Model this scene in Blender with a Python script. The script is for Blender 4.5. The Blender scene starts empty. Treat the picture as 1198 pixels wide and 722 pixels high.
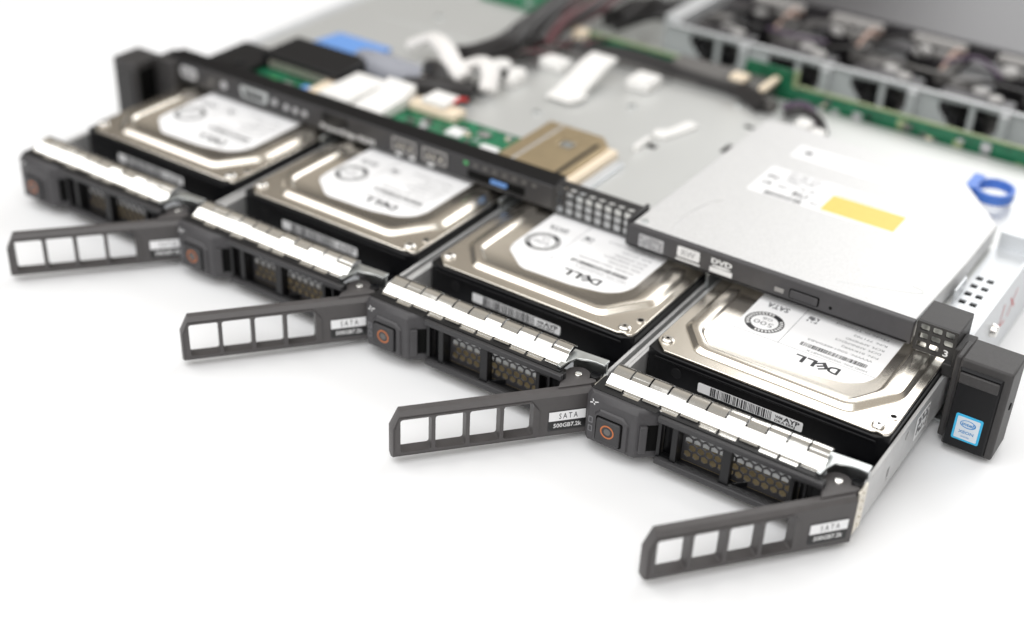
import bpy, math, random
from mathutils import Vector, Matrix
from mathutils.geometry import tessellate_polygon
random.seed(7)
S = 0.001                                   # everything below is written in millimetres
scene = bpy.context.scene
C = scene.collection

# ------------------------------------------------------------------ camera
CAM = (526.763, -468.088, 327.173); YAW, PIT, ROL = [math.radians(a) for a in (-32.4675, 32.26595, 2.70939)]
FPX = 1620.73
fw = Vector((math.sin(YAW)*math.cos(PIT), math.cos(YAW)*math.cos(PIT), -math.sin(PIT)))
rt = Vector((math.cos(YAW), -math.sin(YAW), 0)); up = rt.cross(fw)
r2 = rt*math.cos(ROL) + up*math.sin(ROL); u2 = -rt*math.sin(ROL) + up*math.cos(ROL)
cd = bpy.data.cameras.new('camera'); cam = bpy.data.objects.new('camera', cd); C.objects.link(cam)
cam.matrix_world = Matrix(((r2.x, u2.x, -fw.x, CAM[0]*S), (r2.y, u2.y, -fw.y, CAM[1]*S), (r2.z, u2.z, -fw.z, CAM[2]*S), (0, 0, 0, 1)))
cd.sensor_fit = 'HORIZONTAL'; cd.sensor_width = 36; cd.lens = FPX/1198*36
cd.clip_start = 0.01; cd.clip_end = 50
cd.dof.use_dof = True; cd.dof.focus_distance = 0.524; cd.dof.aperture_fstop = cd.lens/12.2
scene.camera = cam

# ------------------------------------------------------------------ room light
world = bpy.data.worlds.new('World'); scene.world = world; world.use_nodes = True
wn = world.node_tree.nodes; wl = world.node_tree.links
bg = wn['Background']; bg.inputs[1].default_value = 0.75
wt_ = wn.new('ShaderNodeTexCoord'); ws = wn.new('ShaderNodeSeparateXYZ'); wr_ = wn.new('ShaderNodeValToRGB')
wl.new(wt_.outputs['Generated'], ws.inputs[0]); wl.new(ws.outputs['Z'], wr_.inputs[0]); wl.new(wr_.outputs[0], bg.inputs[0])
wr_.color_ramp.elements[0].position = 0.0; wr_.color_ramp.elements[0].color = (.09, .09, .09, 1)      # dim room near the horizon
wr_.color_ramp.elements[1].position = 1.0; wr_.color_ramp.elements[1].color = (.55, .53, .50, 1)
for p_, c_ in ((.36, (.14, .13, .12, 1)), (.58, (.74, .68, .595, 1))):
    e_ = wr_.color_ramp.elements.new(p_); e_.color = c_

def area(name, loc, target, sx, sy, power, col=(1, 1, 1)):
    l = bpy.data.lights.new(name, 'AREA'); l.shape = 'RECTANGLE'; l.size = sx; l.size_y = sy; l.energy = power; l.color = col
    o = bpy.data.objects.new(name, l); C.objects.link(o); o.location = loc
    o.rotation_euler = (Vector(target) - Vector(loc)).to_track_quat('-Z', 'Y').to_euler()
    return o
area('softbox_overhead', (-0.25, -0.76, 1.5), (-0.25, -0.76, 0), 3.3, 1.6, 37, (0.985, 0.993, 1))
area('softbox_front', (0.55, -1.95, 1.2), (0.25, -0.1, 0.0), 2.6, 1.2, 20, (0.985, 0.99, 1))
area('softbox_back', (0.70, 1.85, 1.05), (0.38, 0.0, 0.0), 2.0, 1.5, 28, (0.98, 0.99, 1))

scene.view_settings.view_transform = 'Standard'; scene.view_settings.look = 'None'
scene.view_settings.exposure = -0.01; scene.view_settings.gamma = 1

# ------------------------------------------------------------------ materials
MATS = {}
def mat(name, col, rough=.5, metal=0., noise=0., nscale=200., bump=0., bscale=900., spec=.5, rvar=0., coat=0., stretch=None):
    m = bpy.data.materials.new(name); m.use_nodes = True; nt = m.node_tree; b = nt.nodes['Principled BSDF']
    b.inputs['Base Color'].default_value = (*col, 1); b.inputs['Roughness'].default_value = rough
    b.inputs['Metallic'].default_value = metal; b.inputs['Specular IOR Level'].default_value = spec
    b.inputs['Coat Weight'].default_value = coat
    tc = nt.nodes.new('ShaderNodeTexCoord')
    src = tc.outputs['Object']
    if stretch:
        mp = nt.nodes.new('ShaderNodeMapping'); mp.inputs['Scale'].default_value = stretch
        nt.links.new(src, mp.inputs[0]); src = mp.outputs[0]
    def nz(scale, detail=4):
        n = nt.nodes.new('ShaderNodeTexNoise'); n.inputs['Scale'].default_value = scale; n.inputs['Detail'].default_value = detail
        nt.links.new(src, n.inputs['Vector']); return n
    if noise or rvar:
        n = nz(nscale)
        if noise:
            r = nt.nodes.new('ShaderNodeValToRGB')
            r.color_ramp.elements[0].position = .3; r.color_ramp.elements[1].position = .7
            r.color_ramp.elements[0].color = (*[max(0, c*(1-noise)) for c in col], 1)
            r.color_ramp.elements[1].color = (*[min(1, c*(1+noise)) for c in col], 1)
            nt.links.new(n.outputs[0], r.inputs[0]); nt.links.new(r.outputs[0], b.inputs['Base Color'])
        if rvar:
            q = nt.nodes.new('ShaderNodeMapRange'); q.inputs[1].default_value = .3; q.inputs[2].default_value = .7
            q.inputs[3].default_value = max(.03, rough-rvar); q.inputs[4].default_value = rough+rvar
            nt.links.new(n.outputs[0], q.inputs[0]); nt.links.new(q.outputs[0], b.inputs['Roughness'])
    if bump:
        n = nz(bscale, 2); bp = nt.nodes.new('ShaderNodeBump'); bp.inputs['Strength'].default_value = bump
        bp.inputs['Distance'].default_value = .0002
        nt.links.new(n.outputs[0], bp.inputs['Height']); nt.links.new(bp.outputs[0], b.inputs['Normal'])
    MATS[name] = m; return m
mat('table_white', (.815, .82, .83), .5, noise=.012, nscale=9, bump=.08, bscale=1500)
mat('handle_grey', (.070, .065, .065), .46, bump=.45, bscale=2400, noise=.10, nscale=160, rvar=.06)
mat('bezel_grey', (.050, .048, .051), .45, bump=.4, bscale=2600, noise=.06, nscale=300)
mat('black_plastic', (.009, .009, .010), .36, bump=.2, bscale=2400, spec=.35)
mat('cast_black', (.005, .005, .006), .3, bump=.1, bscale=1500, spec=.25)
mat('ear_black', (.036, .034, .034), .5, bump=.5, bscale=3000, noise=.1, nscale=700)
mat('powder_black', (.022, .021, .021), .5, bump=.5, bscale=3000, noise=.12, nscale=700)
mat('panel_black', (.03, .029, .031), .42, bump=.25, bscale=3000)
mat('grey_plastic', (.30, .29, .28), .5)
mat('white_grey', (.42, .41, .40), .5)
mat('mid_plastic', (.12, .115, .11), .5)
mat('spring_steel', (.86, .85, .82), .13, 1, rvar=.04, nscale=90, bump=.45, bscale=110)
mat('zinc_steel', (.66, .69, .69), .36, 1, noise=.07, nscale=120, rvar=.08)
mat('bay_steel', (.66, .67, .66), .46, .6, noise=.008, nscale=30)
mat('fan_steel', (.56, .57, .58), .4, .2)
mat('wall_steel', (.66, .68, .70), .42, .45, noise=.04, nscale=80, rvar=.05)
mat('drive_steel', (.66, .66, .66), .45, .3, noise=.09, nscale=1500, rvar=.04, bump=.12, bscale=1600)
mat('nickel_cover', (.84, .79, .71), .25, 1, noise=.012, nscale=250, bump=.015, bscale=5000)
mat('bright_screw', (.85, .83, .80), .2, 1)
mat('rail_grey', (.58, .58, .58), .4, .45, noise=.05, nscale=150)
mat('label_white', (.86, .86, .87), .42, noise=.015, nscale=120)
mat('label_black', (.012, .012, .013), .4)
mat('ink_black', (.025, .025, .028), .5)
mat('ink_grey', (.16, .16, .17), .5)
mat('ink_white', (.78, .78, .78), .5)
mat('ink_silver', (.42, .42, .43), .45)
mat('label_yellow', (.84, .56, .12), .45, noise=.03, nscale=300)
mat('label_faint', (.86, .86, .86), .5)
mat('ring_orange', (.50, .15, .045), .5)
mat('badge_blue', (.03, .40, .68), .25)
mat('badge_silver', (.62, .68, .74), .3, .3)
mat('badge_ink', (.03, .22, .52), .35)
mat('board_green', (.012, .15, .07), .4, noise=.5, nscale=260, spec=.5)
mat('board_edge', (.26, .32, .17), .6, noise=.15, nscale=300)
mat('backplane_green', (.008, .12, .055), .42, noise=.35, nscale=200)
mat('tan_metal', (.62, .50, .32), .36, .85, noise=.05, nscale=150)
mat('mesh_back_tan', (.22, .17, .085), .5, .2, noise=.2, nscale=300)
mat('cream_plastic', (.80, .68, .52), .5)
mat('white_plastic', (.82, .81, .79), .5)
mat('blue_plastic', (.07, .19, .62), .42)
mat('sky_blue', (.14, .30, .66), .5)
mat('cable_black', (.02, .018, .018), .45, bump=.3, bscale=500)
mat('cable_grey', (.30, .31, .35), .45)
mat('cable_white', (.80, .78, .76), .45)
mat('cable_maroon', (.10, .03, .035), .5)
mat('wire_red', (.6, .03, .03), .5)
mat('wire_copper', (.46, .33, .28), .5)
mat('wire_blue', (.16, .17, .24), .5)
mat('wire_violet', (.09, .06, .10), .5)
mat('marker_red', (.75, .16, .16), .6)
mat('led_green', (.07, .42, .13), .4)
mat('shroud_black', (.040, .037, .040), .36, bump=.15, bscale=700)
mat('hole_shade_black', (.004, .004, .004), .7, spec=.1)  # plain black that stands in for the shade inside holes and gaps
mat('foil_cream', (.82, .77, .68), .35, .7, bump=.5, bscale=900)

# ------------------------------------------------------------------ mesh builder
class MB:
    def __init__(s): s.v = []; s.f = []
    def add(s, vs, fs):
        n = len(s.v); s.v += [tuple(p) for p in vs]; s.f += [tuple(i+n for i in f) for f in fs]; return s
    def box(s, x0, x1, y0, y1, z0, z1):
        return s.add([(x, y, z) for z in (z0, z1) for y in (y0, y1) for x in (x0, x1)],
                     [(0, 2, 3, 1), (4, 5, 7, 6), (0, 1, 5, 4), (2, 6, 7, 3), (0, 4, 6, 2), (1, 3, 7, 5)])
    def levels(s, lv, fn, holes=(), cap0=True, cap1=True):
        """lv: list of (outline, w) from front to back, outlines counter-clockwise; fn(u,v,w)->xyz"""
        n = len(lv[0][0]); vs = []; fs = []
        for poly, w in lv: vs += [fn(u, v, w) for u, v in poly]
        for k in range(len(lv)-1):
            for i in range(n):
                j = (i+1) % n; fs.append((k*n+i, k*n+j, (k+1)*n+j, (k+1)*n+i))
        def cap(poly, w, hs, base_outer, base_holes, rev):
            if not hs:
                f = tuple(range(base_outer, base_outer+n)); fs.append(f if not rev else f[::-1]); return
            loops = [[Vector((u, v, 0)) for u, v in poly]] + [[Vector((u, v, 0)) for u, v in h] for h in hs]
            flat = [p for l in loops for p in l]
            ids = list(range(base_outer, base_outer+n))
            for b, h in zip(base_holes, hs): ids += list(range(b, b+len(h)))
            for t in tessellate_polygon(loops):
                a, b_, c = [flat[i] for i in t]
                ccw = (b_-a).cross(c-a).z > 0
                t2 = tuple(ids[i] for i in t)
                if ccw == rev: t2 = t2[::-1]
                fs.append(t2)
        hb0 = []; hb1 = []
        for h in holes:
            hb0.append(len(vs)); vs += [fn(u, v, lv[0][1]) for u, v in h]
            hb1.append(len(vs)); vs += [fn(u, v, lv[-1][1]) for u, v in h]
            m = len(h); a = hb0[-1]; b = hb1[-1]
            for i in range(m):
                j = (i+1) % m; fs.append((a+j, a+i, b+i, b+j))
        if cap0: cap(lv[0][0], lv[0][1], holes, 0, hb0, True)
        if cap1: cap(lv[-1][0], lv[-1][1], holes, (len(lv)-1)*n, hb1, False)
        return s.add(vs, fs)
    def prism(s, poly, w0, w1, fn=lambda u, v, w: (u, v, w), holes=()):
        return s.levels([(poly, w0), (poly, w1)], fn, holes)
    def cyl(s, c, r, h, axis='z', n=20, r2=None, cap=True):
        r2 = r if r2 is None else r2; vs = []
        for k, (rr, t) in enumerate(((r, 0), (r2, h))):
            for i in range(n):
                a = 2*math.pi*i/n; u, v = rr*math.cos(a), rr*math.sin(a)
                vs.append({'z': (c[0]+u, c[1]+v, c[2]+t), 'y': (c[0]+u, c[1]+t, c[2]+v), 'x': (c[0]+t, c[1]+u, c[2]+v)}[axis])
        fs = [(i, (i+1) % n, n+(i+1) % n, n+i) for i in range(n)]
        if cap: fs += [tuple(range(n))[::-1], tuple(range(n, 2*n))]
        return s.add(vs, fs)
    def tube(s, pts, r, n=10, flat=1.0):
        P = [Vector(p) for p in smooth(pts)]; vs = []; fs = []
        for i, p in enumerate(P):
            d = (P[min(i+1, len(P)-1)] - P[max(i-1, 0)]).normalized()
            a = d.cross(Vector((0, 0, 1)))
            a = a.normalized() if a.length > 1e-4 else Vector((1, 0, 0)); b = a.cross(d)
            for k in range(n):
                t = 2*math.pi*k/n; vs.append(p + a*r*math.cos(t) + b*r*flat*math.sin(t))
        for i in range(len(P)-1):
            for k in range(n): fs.append((i*n+k, i*n+(k+1) % n, (i+1)*n+(k+1) % n, (i+1)*n+k))
        fs += [tuple(range(n))[::-1], tuple(range((len(P)-1)*n, len(P)*n))]
        return s.add(vs, fs)
    def build(s, name, m, parent=None, bev=0., seg=2, thing=None, loc=None, ang=38):
        me = bpy.data.meshes.new(name)
        ox = loc or (0, 0, 0)
        me.from_pydata([((x-ox[0])*S, (y-ox[1])*S, (z-ox[2])*S) for x, y, z in s.v], [], s.f)
        import bmesh
        bm = bmesh.new(); bm.from_mesh(me); bmesh.ops.recalc_face_normals(bm, faces=bm.faces[:]); bm.to_mesh(me); bm.free()
        me.polygons.foreach_set('use_smooth', [True]*len(me.polygons))
        me.set_sharp_from_angle(angle=math.radians(ang))
        me.materials.append(MATS[m])
        o = bpy.data.objects.new(name, me); C.objects.link(o)
        if loc: o.location = [c*S for c in loc]
        if parent: o.parent = parent
        if bev:
            b = o.modifiers.new('bevel', 'BEVEL'); b.width = bev*S; b.segments = seg; b.limit_method = 'ANGLE'; b.angle_limit = math.radians(40)
            b.harden_normals = False
        if thing: tag(o, *thing)
        return o
def smooth(pts, k=6):
    P = [Vector(p) for p in pts]
    if len(P) < 3: return P
    out = []
    for i in range(len(P)-1):
        p0, p1, p2, p3 = P[max(i-1, 0)], P[i], P[i+1], P[min(i+2, len(P)-1)]
        for j in range(k):
            t = j/k; out.append(.5*((2*p1)+(p2-p0)*t+(2*p0-5*p1+4*p2-p3)*t*t+(3*p1-p0-3*p2+p3)*t**3))
    return out + [P[-1]]
def rrect(x0, x1, y0, y1, r, n=4):
    out = []
    for cx, cy, a0 in ((x1-r, y0+r, -90), (x1-r, y1-r, 0), (x0+r, y1-r, 90), (x0+r, y0+r, 180)):
        for i in range(n+1):
            a = math.radians(a0+90*i/n); out.append((cx+r*math.cos(a), cy+r*math.sin(a)))
    return out
def circ(cx, cy, r, n=20, sx=1.): return [(cx+sx*r*math.cos(2*math.pi*i/n), cy+r*math.sin(2*math.pi*i/n)) for i in range(n)]
def inset(poly, d):
    """offset an open or closed outline (list of 2D points, counter-clockwise) inwards"""
    n = len(poly); out = []
    for i in range(n):
        a, b, c = Vector(poly[i-1]), Vector(poly[i]), Vector(poly[(i+1) % n])
        n1 = Vector((-(b-a).y, (b-a).x)).normalized(); n2 = Vector((-(c-b).y, (c-b).x)).normalized()
        k = (n1+n2); k = k/max(.3, (1+n1.dot(n2))); out.append(tuple(b+k*d))
    return out
def tag(o, label, cat, group=None, kind=None):
    if label: o['label'] = label
    if cat: o['category'] = cat
    if group: o['group'] = group
    if kind: o['kind'] = kind
    return o
def thing(name, label, cat, loc=(0, 0, 0), group=None):
    o = bpy.data.objects.new(name, None); C.objects.link(o); o.location = [c*S for c in loc]; o.empty_display_size = .01
    return tag(o, label, cat, group)
def copy_tree(o, kids, parent=None):
    c = o.copy(); C.objects.link(c)
    if parent: c.parent = parent
    for ch in kids.get(o.name, []): copy_tree(ch, kids, c)
    return c
def kidmap():
    d = {}
    for o in bpy.data.objects:
        if o.parent: d.setdefault(o.parent.name, []).append(o)
    return d
_tc = {}
def text2d(t, bold=0.):
    if (t, bold) not in _tc:
        cu = bpy.data.curves.new('lettering', 'FONT'); cu.body = t; cu.resolution_u = 2; cu.offset = bold; cu.size = 1
        ob = bpy.data.objects.new('lettering', cu); me = ob.to_mesh()
        vs = [(v.co.x, v.co.y) for v in me.vertices]; fs = [tuple(p.vertices) for p in me.polygons]
        ob.to_mesh_clear(); bpy.data.objects.remove(ob); bpy.data.curves.remove(cu)
        _tc[(t, bold)] = (vs, fs)
    return _tc[(t, bold)]
def put_text(mb, t, fn, x, y, h, width=None, bold=0., rot=0.):
    """lettering whose box starts at x,y (2D), cap height h, optional total width; fn(u,v)->xyz"""
    vs, fs = text2d(t, bold)
    if not vs: return
    mx0 = min(v[0] for v in vs); mx1 = max(v[0] for v in vs); my0 = min(v[1] for v in vs); my1 = max(v[1] for v in vs)
    sc = h/.72; sx = sc if width is None else width/max(1e-6, mx1-mx0)
    cx, cy = (mx1-mx0)*sx/2, .36*sc
    out = []
    for a, b in vs:
        u, v = (a-mx0)*sx, b*sc
        if rot:
            du, dv = u-cx, v-cy; u, v = cx+du*math.cos(rot)-dv*math.sin(rot), cy+du*math.sin(rot)+dv*math.cos(rot)
        out.append(fn(x+u, y+v))
    mb.add(out, fs)
def dell(mb, fn, x, y, w, h):
    u = w/4.0
    put_text(mb, 'D', fn, x, y, h, u*1.05, .03)
    put_text(mb, 'E', fn, x+u*1.05, y, h*.95, u*.95, .03, rot=math.radians(38))
    put_text(mb, 'L', fn, x+u*2.08, y, h, u*.9, .03)
    put_text(mb, 'L', fn, x+u*3.08, y, h, u*.9, .03)
def bars(mb, fn, x0, x1, y0, y1, n=40, fill=.5):
    x = x0; st = (x1-x0)/n
    while x < x1-st:
        w = st*random.choice((.35, .5, .8, 1.2)); 
        mb.add([fn(x, y0), fn(min(x+w, x1), y0), fn(min(x+w, x1), y1), fn(x, y1)], [(0, 1, 2, 3)])
        x += w+st*random.choice((.3, .45, .7))

# ================================================================== SETTING
MB().box(-4000, 4000, -3000, 5000, -40, 0).build('table', 'table_white')['kind'] = 'structure'

# ================================================================== SERVER CHASSIS
X0, P, E = 7.54, 106.59, 97.0
ch = thing('server_chassis', 'open rack server of silver sheet metal with black front strip on white table', 'server', (217, 0, 0))
O = (217, 0, 0)
def cpart(mb, name, m, bev=0., parent=None, **k):
    # all chassis parts are written in world millimetres; the Empty sits at O
    o = mb.build(name, m, None, bev, **k)
    if parent is None: o.parent = ch; o.location = [-c*S for c in O]
    else: o.parent = parent
    return o
cpart(MB().box(1.3, 432.7, 2, 480, .6, 1.8), 'floor_pan', 'zinc_steel')
wall_l = MB().box(0, 1.2, 6, 480, .5, 31.5).box(1.2, 7, 6, 480, 30.6, 31.5)
cpart(wall_l, 'side_wall', 'wall_steel', .2)
wr = MB().prism(rrect(6, 480, .5, 36, .6), 432.8, 434, lambda u, v, w: (w, u, v), holes=[circ(92, 30, 1.6, 12)])
wr_o = cpart(wr, 'side_wall', 'wall_steel', .15)
mk = MB(); F = lambda u, v: (434.12, u, v)
for a, b in (((62, 27), (60, 16)), ((60, 16), (69, 15.5)), ((72, 25), (81, 17)), ((81, 26), (72, 16))):
    dx, dy = b[0]-a[0], b[1]-a[1]; l = math.hypot(dx, dy); nx, ny = -dy/l*.55, dx/l*.55
    mk.add([F(a[0]+nx, a[1]+ny), F(b[0]+nx, b[1]+ny), F(b[0]-nx, b[1]-ny), F(a[0]-nx, a[1]-ny)], [(0, 1, 2, 3)])
cpart(mk, 'marker_scribble', 'marker_red', parent=wr_o)
cpart(MB().cyl((434, 47, 22), 3.2, 2.6, 'x', 18, 2.4), 'rail_stud', 'bright_screw', .25, parent=wr_o)
# sheet over the drive bay, with punched holes and bent tabs
hl = [rrect(272, 277.5, 144, 148.5, .6), rrect(275.5, 279.5, 110, 121, .6), rrect(243, 249, 92, 97, .5), rrect(160, 163, 172, 178, .5), rrect(205, 216, 171, 174, .5)]
cpart(MB().prism([(7.2, 19.6), (432.5, 19.6), (432.5, 190), (140, 190), (140, 245), (7.2, 245)], 30.4, 31.4, holes=hl), 'bay_cover', 'bay_steel')
hb = MB()
for h in hl: cpart(MB().prism(h, 29.6, 30.2), 'hole_backing', 'hole_shade_black')  # black slips added under the punched holes as their shade
tab = MB().prism([(241, 104), (248, 104), (251, 112), (255, 128), (248, 130), (245, 114), (240, 110)], 31.6, 33.2)
cpart(tab, 'bent_tab', 'white_plastic', .4)
for x, y in ((60, 170), (100, 215), (30, 225), (215, 130), (180, 92), (258, 168)):
    cpart(MB().cyl((x, y, 31.4), 2.6, .8, 'z', 16, 2.2), 'sheet_rivet', 'zinc_steel', .15)
cpart(MB().box(30, 120, 150, 152, 31.4, 31.9), 'pressed_rib', 'bay_steel', .2)
cpart(MB().box(241.5, 244, 84, 98, 31.4, 34.5), 'bent_tab', 'white_plastic', .3)
# dividers between the bays
for i in range(1, 4):
    x = X0+i*P-3.0
    cpart(MB().box(x-.5, x+.9, 2.5, 185, 1.9, 30.3), 'bay_divider', 'zinc_steel', .2)
# control strip across the top of the bays
YF = 7.6
cs = cpart(MB().levels([([(1, 31.2), (243, 31.2), (243, 43), (1, 43)], YF), ([(1, 31.2), (243, 31.2), (243, 43), (1, 43)], 19)],
                       lambda u, v, w: (u, w, v)), 'control_panel', 'panel_black', .5)
cap = cpart(MB().box(1.5, 243, YF+.6, 19.4, 43.02, 43.6), 'strip_lid', 'cast_black', .25)
cpart(MB().box(243.2, 286, YF+5.8, 16.5, 41.6, 43.2), 'strip_lid', 'powder_black', .25)
def onpanel(name, m, mb, bev=.15): return cpart(mb, name, m, bev, parent=cs)
FP = lambda u, v, w=0: (u, w, v)
onpanel('power_button', 'ink_silver', MB().prism(rrect(11, 23, 34.3, 40.6, 2.4), YF-.7, YF+.5, FP))
onpanel('button_mark', 'ink_black', MB().prism(circ(14.5, 37.4, 1.3), YF-.85, YF-.6, FP, holes=[circ(14.5, 37.4, .8)]).prism(rrect(17, 21, 36.8, 38, .4), YF-.85, YF-.6, FP), 0)
onpanel('nmi_button', 'mid_plastic', MB().cyl((33, YF-.4, 37), 1.8, .8, 'y', 16))
onpanel('id_button', 'ink_silver', MB().cyl((42, YF-.6, 37.2), 2.2, 1, 'y', 18))
onpanel('vga_socket', 'zinc_steel', MB().prism([(54, 39.8), (55.5, 35), (71.5, 35), (73, 39.8), (72, 41), (55, 41)], YF-1.2, YF+2, FP, holes=[[(56, 39.4), (57, 36), (70, 36), (71, 39.4)]]), .1)
onpanel('socket_screw', 'ink_silver', MB().cyl((77, YF-1, 37.6), 1.9, 1.3, 'y', 6))
for x in (84.5, 90.5, 96.5): onpanel('menu_button', 'ink_silver', MB().cyl((x, YF-.5, 36.8), 1.7, .9, 'y', 16))
onpanel('display_window', 'cast_black', MB().prism(rrect(108, 124, 36, 41.5, .6), YF-.25, YF+.3, FP))
lt = MB(); put_text(lt, 'PowerEdge R230', lambda u, v: (u, YF-.12, v), 107, 32.6, 2.6, 34, .02)
onpanel('lettering', 'ink_white', lt, 0)
for x in (152.5, 170.5):
    us = onpanel('usb_port', 'grey_plastic', MB().prism(rrect(x-.7, x+13.7, 34.2, 41.2, .5), YF-.5, YF+2, FP, holes=[rrect(x+.3, x+12.7, 35.2, 40.2, .3)]), .1)
    onpanel('usb_tongue', 'hole_shade_black', MB().box(x+.5, x+12.5, YF+.2, YF+1.8, 35.4, 40))
    onpanel('usb_contacts', 'foil_cream', MB().box(x+2, x+3.6, YF-.1, YF+1, 36.4, 38).box(x+5, x+6.6, YF-.1, YF+1, 36.4, 38).box(x+9, x+10.6, YF-.1, YF+1, 36.4, 38))
for k, x in enumerate((154, 162, 173)):
    onpanel('port_mark', 'ink_white', MB().prism(rrect(x, x+3.4, 32, 33.4, .4), YF-.2, YF+.2, FP), 0)
sd = onpanel('card_slot', 'hole_shade_black', MB().prism(rrect(196, 228, 33, 37.4, .5), YF-.15, YF+.3, FP))
onpanel('card_edge', 'sky_blue', MB().box(209.5, 218.5, YF-1.0, YF+.2, 34.4, 36.2), .2)
for k in range(8): onpanel('status_lamp', ('led_green' if k == 0 else 'mid_plastic' if k < 5 else 'mid_plastic'), MB().prism(rrect(194+k*5.4, 196.2+k*5.4, 39.4, 41, .3), YF-.2, YF+.3, FP), 0)
# vent at the middle of the strip: rows of holes in the face and the sloping top edge
hs = []
for r in range(3):
    for k in range(8): hs.append(rrect(244.9+k*4.95, 248.5+k*4.95, 31.7+r*3.75-(0 if r else .4), 34.9+r*3.75, .7, 3))
hs = [h for h in hs]
vg = cpart(MB().prism([(243.2, 30.6), (285.6, 30.6), (285.6, 42.9), (243.2, 42.9)], YF, YF+.8, lambda u, v, w: (u, w, v), holes=hs), 'vent_grille', 'powder_black')
hs2 = [rrect(245.2+k*4.95, 248.6+k*4.95, YF+1.5, YF+4.6, .8, 3) for k in range(8)]
cpart(MB().prism([(243.2, YF+.82), (285.6, YF+.82), (285.6, YF+5.6), (243.2, YF+5.6)], 42.2, 42.9, holes=hs2), 'vent_grille', 'powder_black')
cpart(MB().box(243.4, 285, YF+1, 19.5, 31, 31.4), 'vent_reflector', 'wall_steel')  # added bright plate, there to make the vent holes look lit
cpart(MB().box(284.6, 286.2, YF-6.2, 19, 31, 43.6), 'strip_end', 'panel_black', .3)
# vent box at the right end, printed 3
hs = [rrect(416.6+k*5, 420.3+k*5, 32.2+r*3.9, 34.9+r*3.9, .7, 3) for r in range(3) for k in range(3) if not (r == 0 and k == 2)]
vb = cpart(MB().prism([(415.2, 30.6), (431.6, 30.6), (431.6, 43.6), (415.2, 43.6)], 0, .9, lambda u, v, w: (u, w, v), holes=hs), 'end_vent', 'powder_black')
cpart(MB().box(415.2, 431.6, 1, 18.4, 42.7, 43.6).box(430.8, 431.6, 1, 18.4, 30.6, 42.6), 'end_vent_top', 'ear_black', .3, parent=vb)
cpart(MB().box(416, 430.5, 6, 6.6, 31.4, 42.4), 'end_vent_backing', 'zinc_steel', 0, parent=vb)
t3 = MB(); put_text(t3, '3', lambda u, v: (u, -.1, v), 427.3, 31.9, 2.9, 2.0, .02)
cpart(t3, 'lettering', 'ink_white', parent=vb)
cpart(MB().box(431.7, 436.5, -2, 12, 29, 38).box(428, 437, -1, 6, 24, 29.5), 'ear_bracket', 'powder_black', .4)
# rack ears
er = cpart(MB().box(437.2, 457, -13, 4, 2.2, 42).box(434.2, 437.1, -9, 4, 2.4, 40), 'rack_ear', 'ear_black', .9, seg=3)
cpart(MB().levels([([(438.2, 3.4), (453.6, 3.4), (453.6, 37.8), (438.2, 37.8)], -14.2), ([(437.6, 2.8), (454.4, 2.8), (454.4, 38.6), (437.6, 38.6)], -12.8)],
                  lambda u, v, w: (u, w, v)), 'release_latch', 'cast_black', .3, parent=er)
cpart(MB().box(438.4, 453.4, -15.2, -14, 32.5, 37.2), 'latch_lip', 'ear_black', .5, parent=er)
cpart(MB().cyl((456.8, -4, 23), 1.5, .5, 'x', 14), 'screw_hole', 'hole_shade_black', parent=er)
bd = cpart(MB().prism(rrect(440.7, 451.2, 7.6, 19.2, .7), -14.5, -14.2, FP), 'badge', 'badge_blue', .05, parent=er)
cpart(MB().prism(rrect(441.6, 450.3, 8.5, 18.3, .5), -14.62, -14.4, FP), 'badge_plate', 'badge_silver', parent=er)
bk = MB().prism(circ(445.95, 15.6, 1.75, 26, 1.75), -14.72, -14.5, FP, holes=[circ(445.85, 15.65, 1.5, 26, 1.75)])
G = lambda u, v: (u, -14.72, v)
put_text(bk, 'intel', G, 443.7, 14.9, 1.5, 4.4, .02); put_text(bk, 'XEON', G, 443.0, 11.2, 1.35, 5.8, .01); put_text(bk, 'inside', G, 444.3, 9.5, .8, 3.2)
cpart(bk, 'badge_lettering', 'badge_ink', parent=er)
el = cpart(MB().box(-20.5, -3.5, -10, 8, 2.2, 42.4).box(-3.4, 10.6, 3, 18, 2.4, 42.6), 'rack_ear', 'ear_black', .9, seg=3)
cpart(MB().levels([([(-18.4, 3.4), (-6, 3.4), (-6, 37.8), (-18.4, 37.8)], -11.2), ([(-19, 2.8), (-5.4, 2.8), (-5.4, 38.6), (-19, 38.6)], -9.8)],
                  lambda u, v, w: (u, w, v)), 'release_latch', 'powder_black', .3, parent=el)
cpart(MB().box(-3.45, -2.9, -8, 2, 8, 38), 'latch_recess', 'hole_shade_black', .1, parent=el)
# perforated bracket to the right of the optical drive
hs = [rrect(419+k*4.6, 422+k*4.6, 42+r*7.6, 45.6+r*7.6, .3, 2) for r in range(4) for k in range(2)]
br = cpart(MB().prism([(417.2, 20), (432.5, 20), (432.5, 100), (417.2, 100)], 31.6, 32.4, holes=hs), 'perforated_bracket', 'wall_steel')
cpart(MB().prism([(a, b) for a, b in rrect(418, 431.5, 36, 96, .5)], 31.42, 31.55), 'hole_backing', 'hole_shade_black', parent=br)  # black sheet added below the perforations as their shade
cpart(MB().box(417.2, 418.2, 40, 54, 32.4, 38.5), 'bent_flange', 'wall_steel', .2, parent=br)
cpart(MB().box(418, 432, 99, 101, 32, 40), 'bent_flange', 'wall_steel', .2, parent=br)

# ================================================================== DRIVE CADDY (first one built, the others copied)
cad = thing('drive_caddy', None, 'drive caddy', (0, 0, 0), 'drive caddies pulled out of the server')
def cp(mb, name, m, bev=0., parent=cad, **k): return mb.build(name, m, parent, bev, **k)
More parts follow.
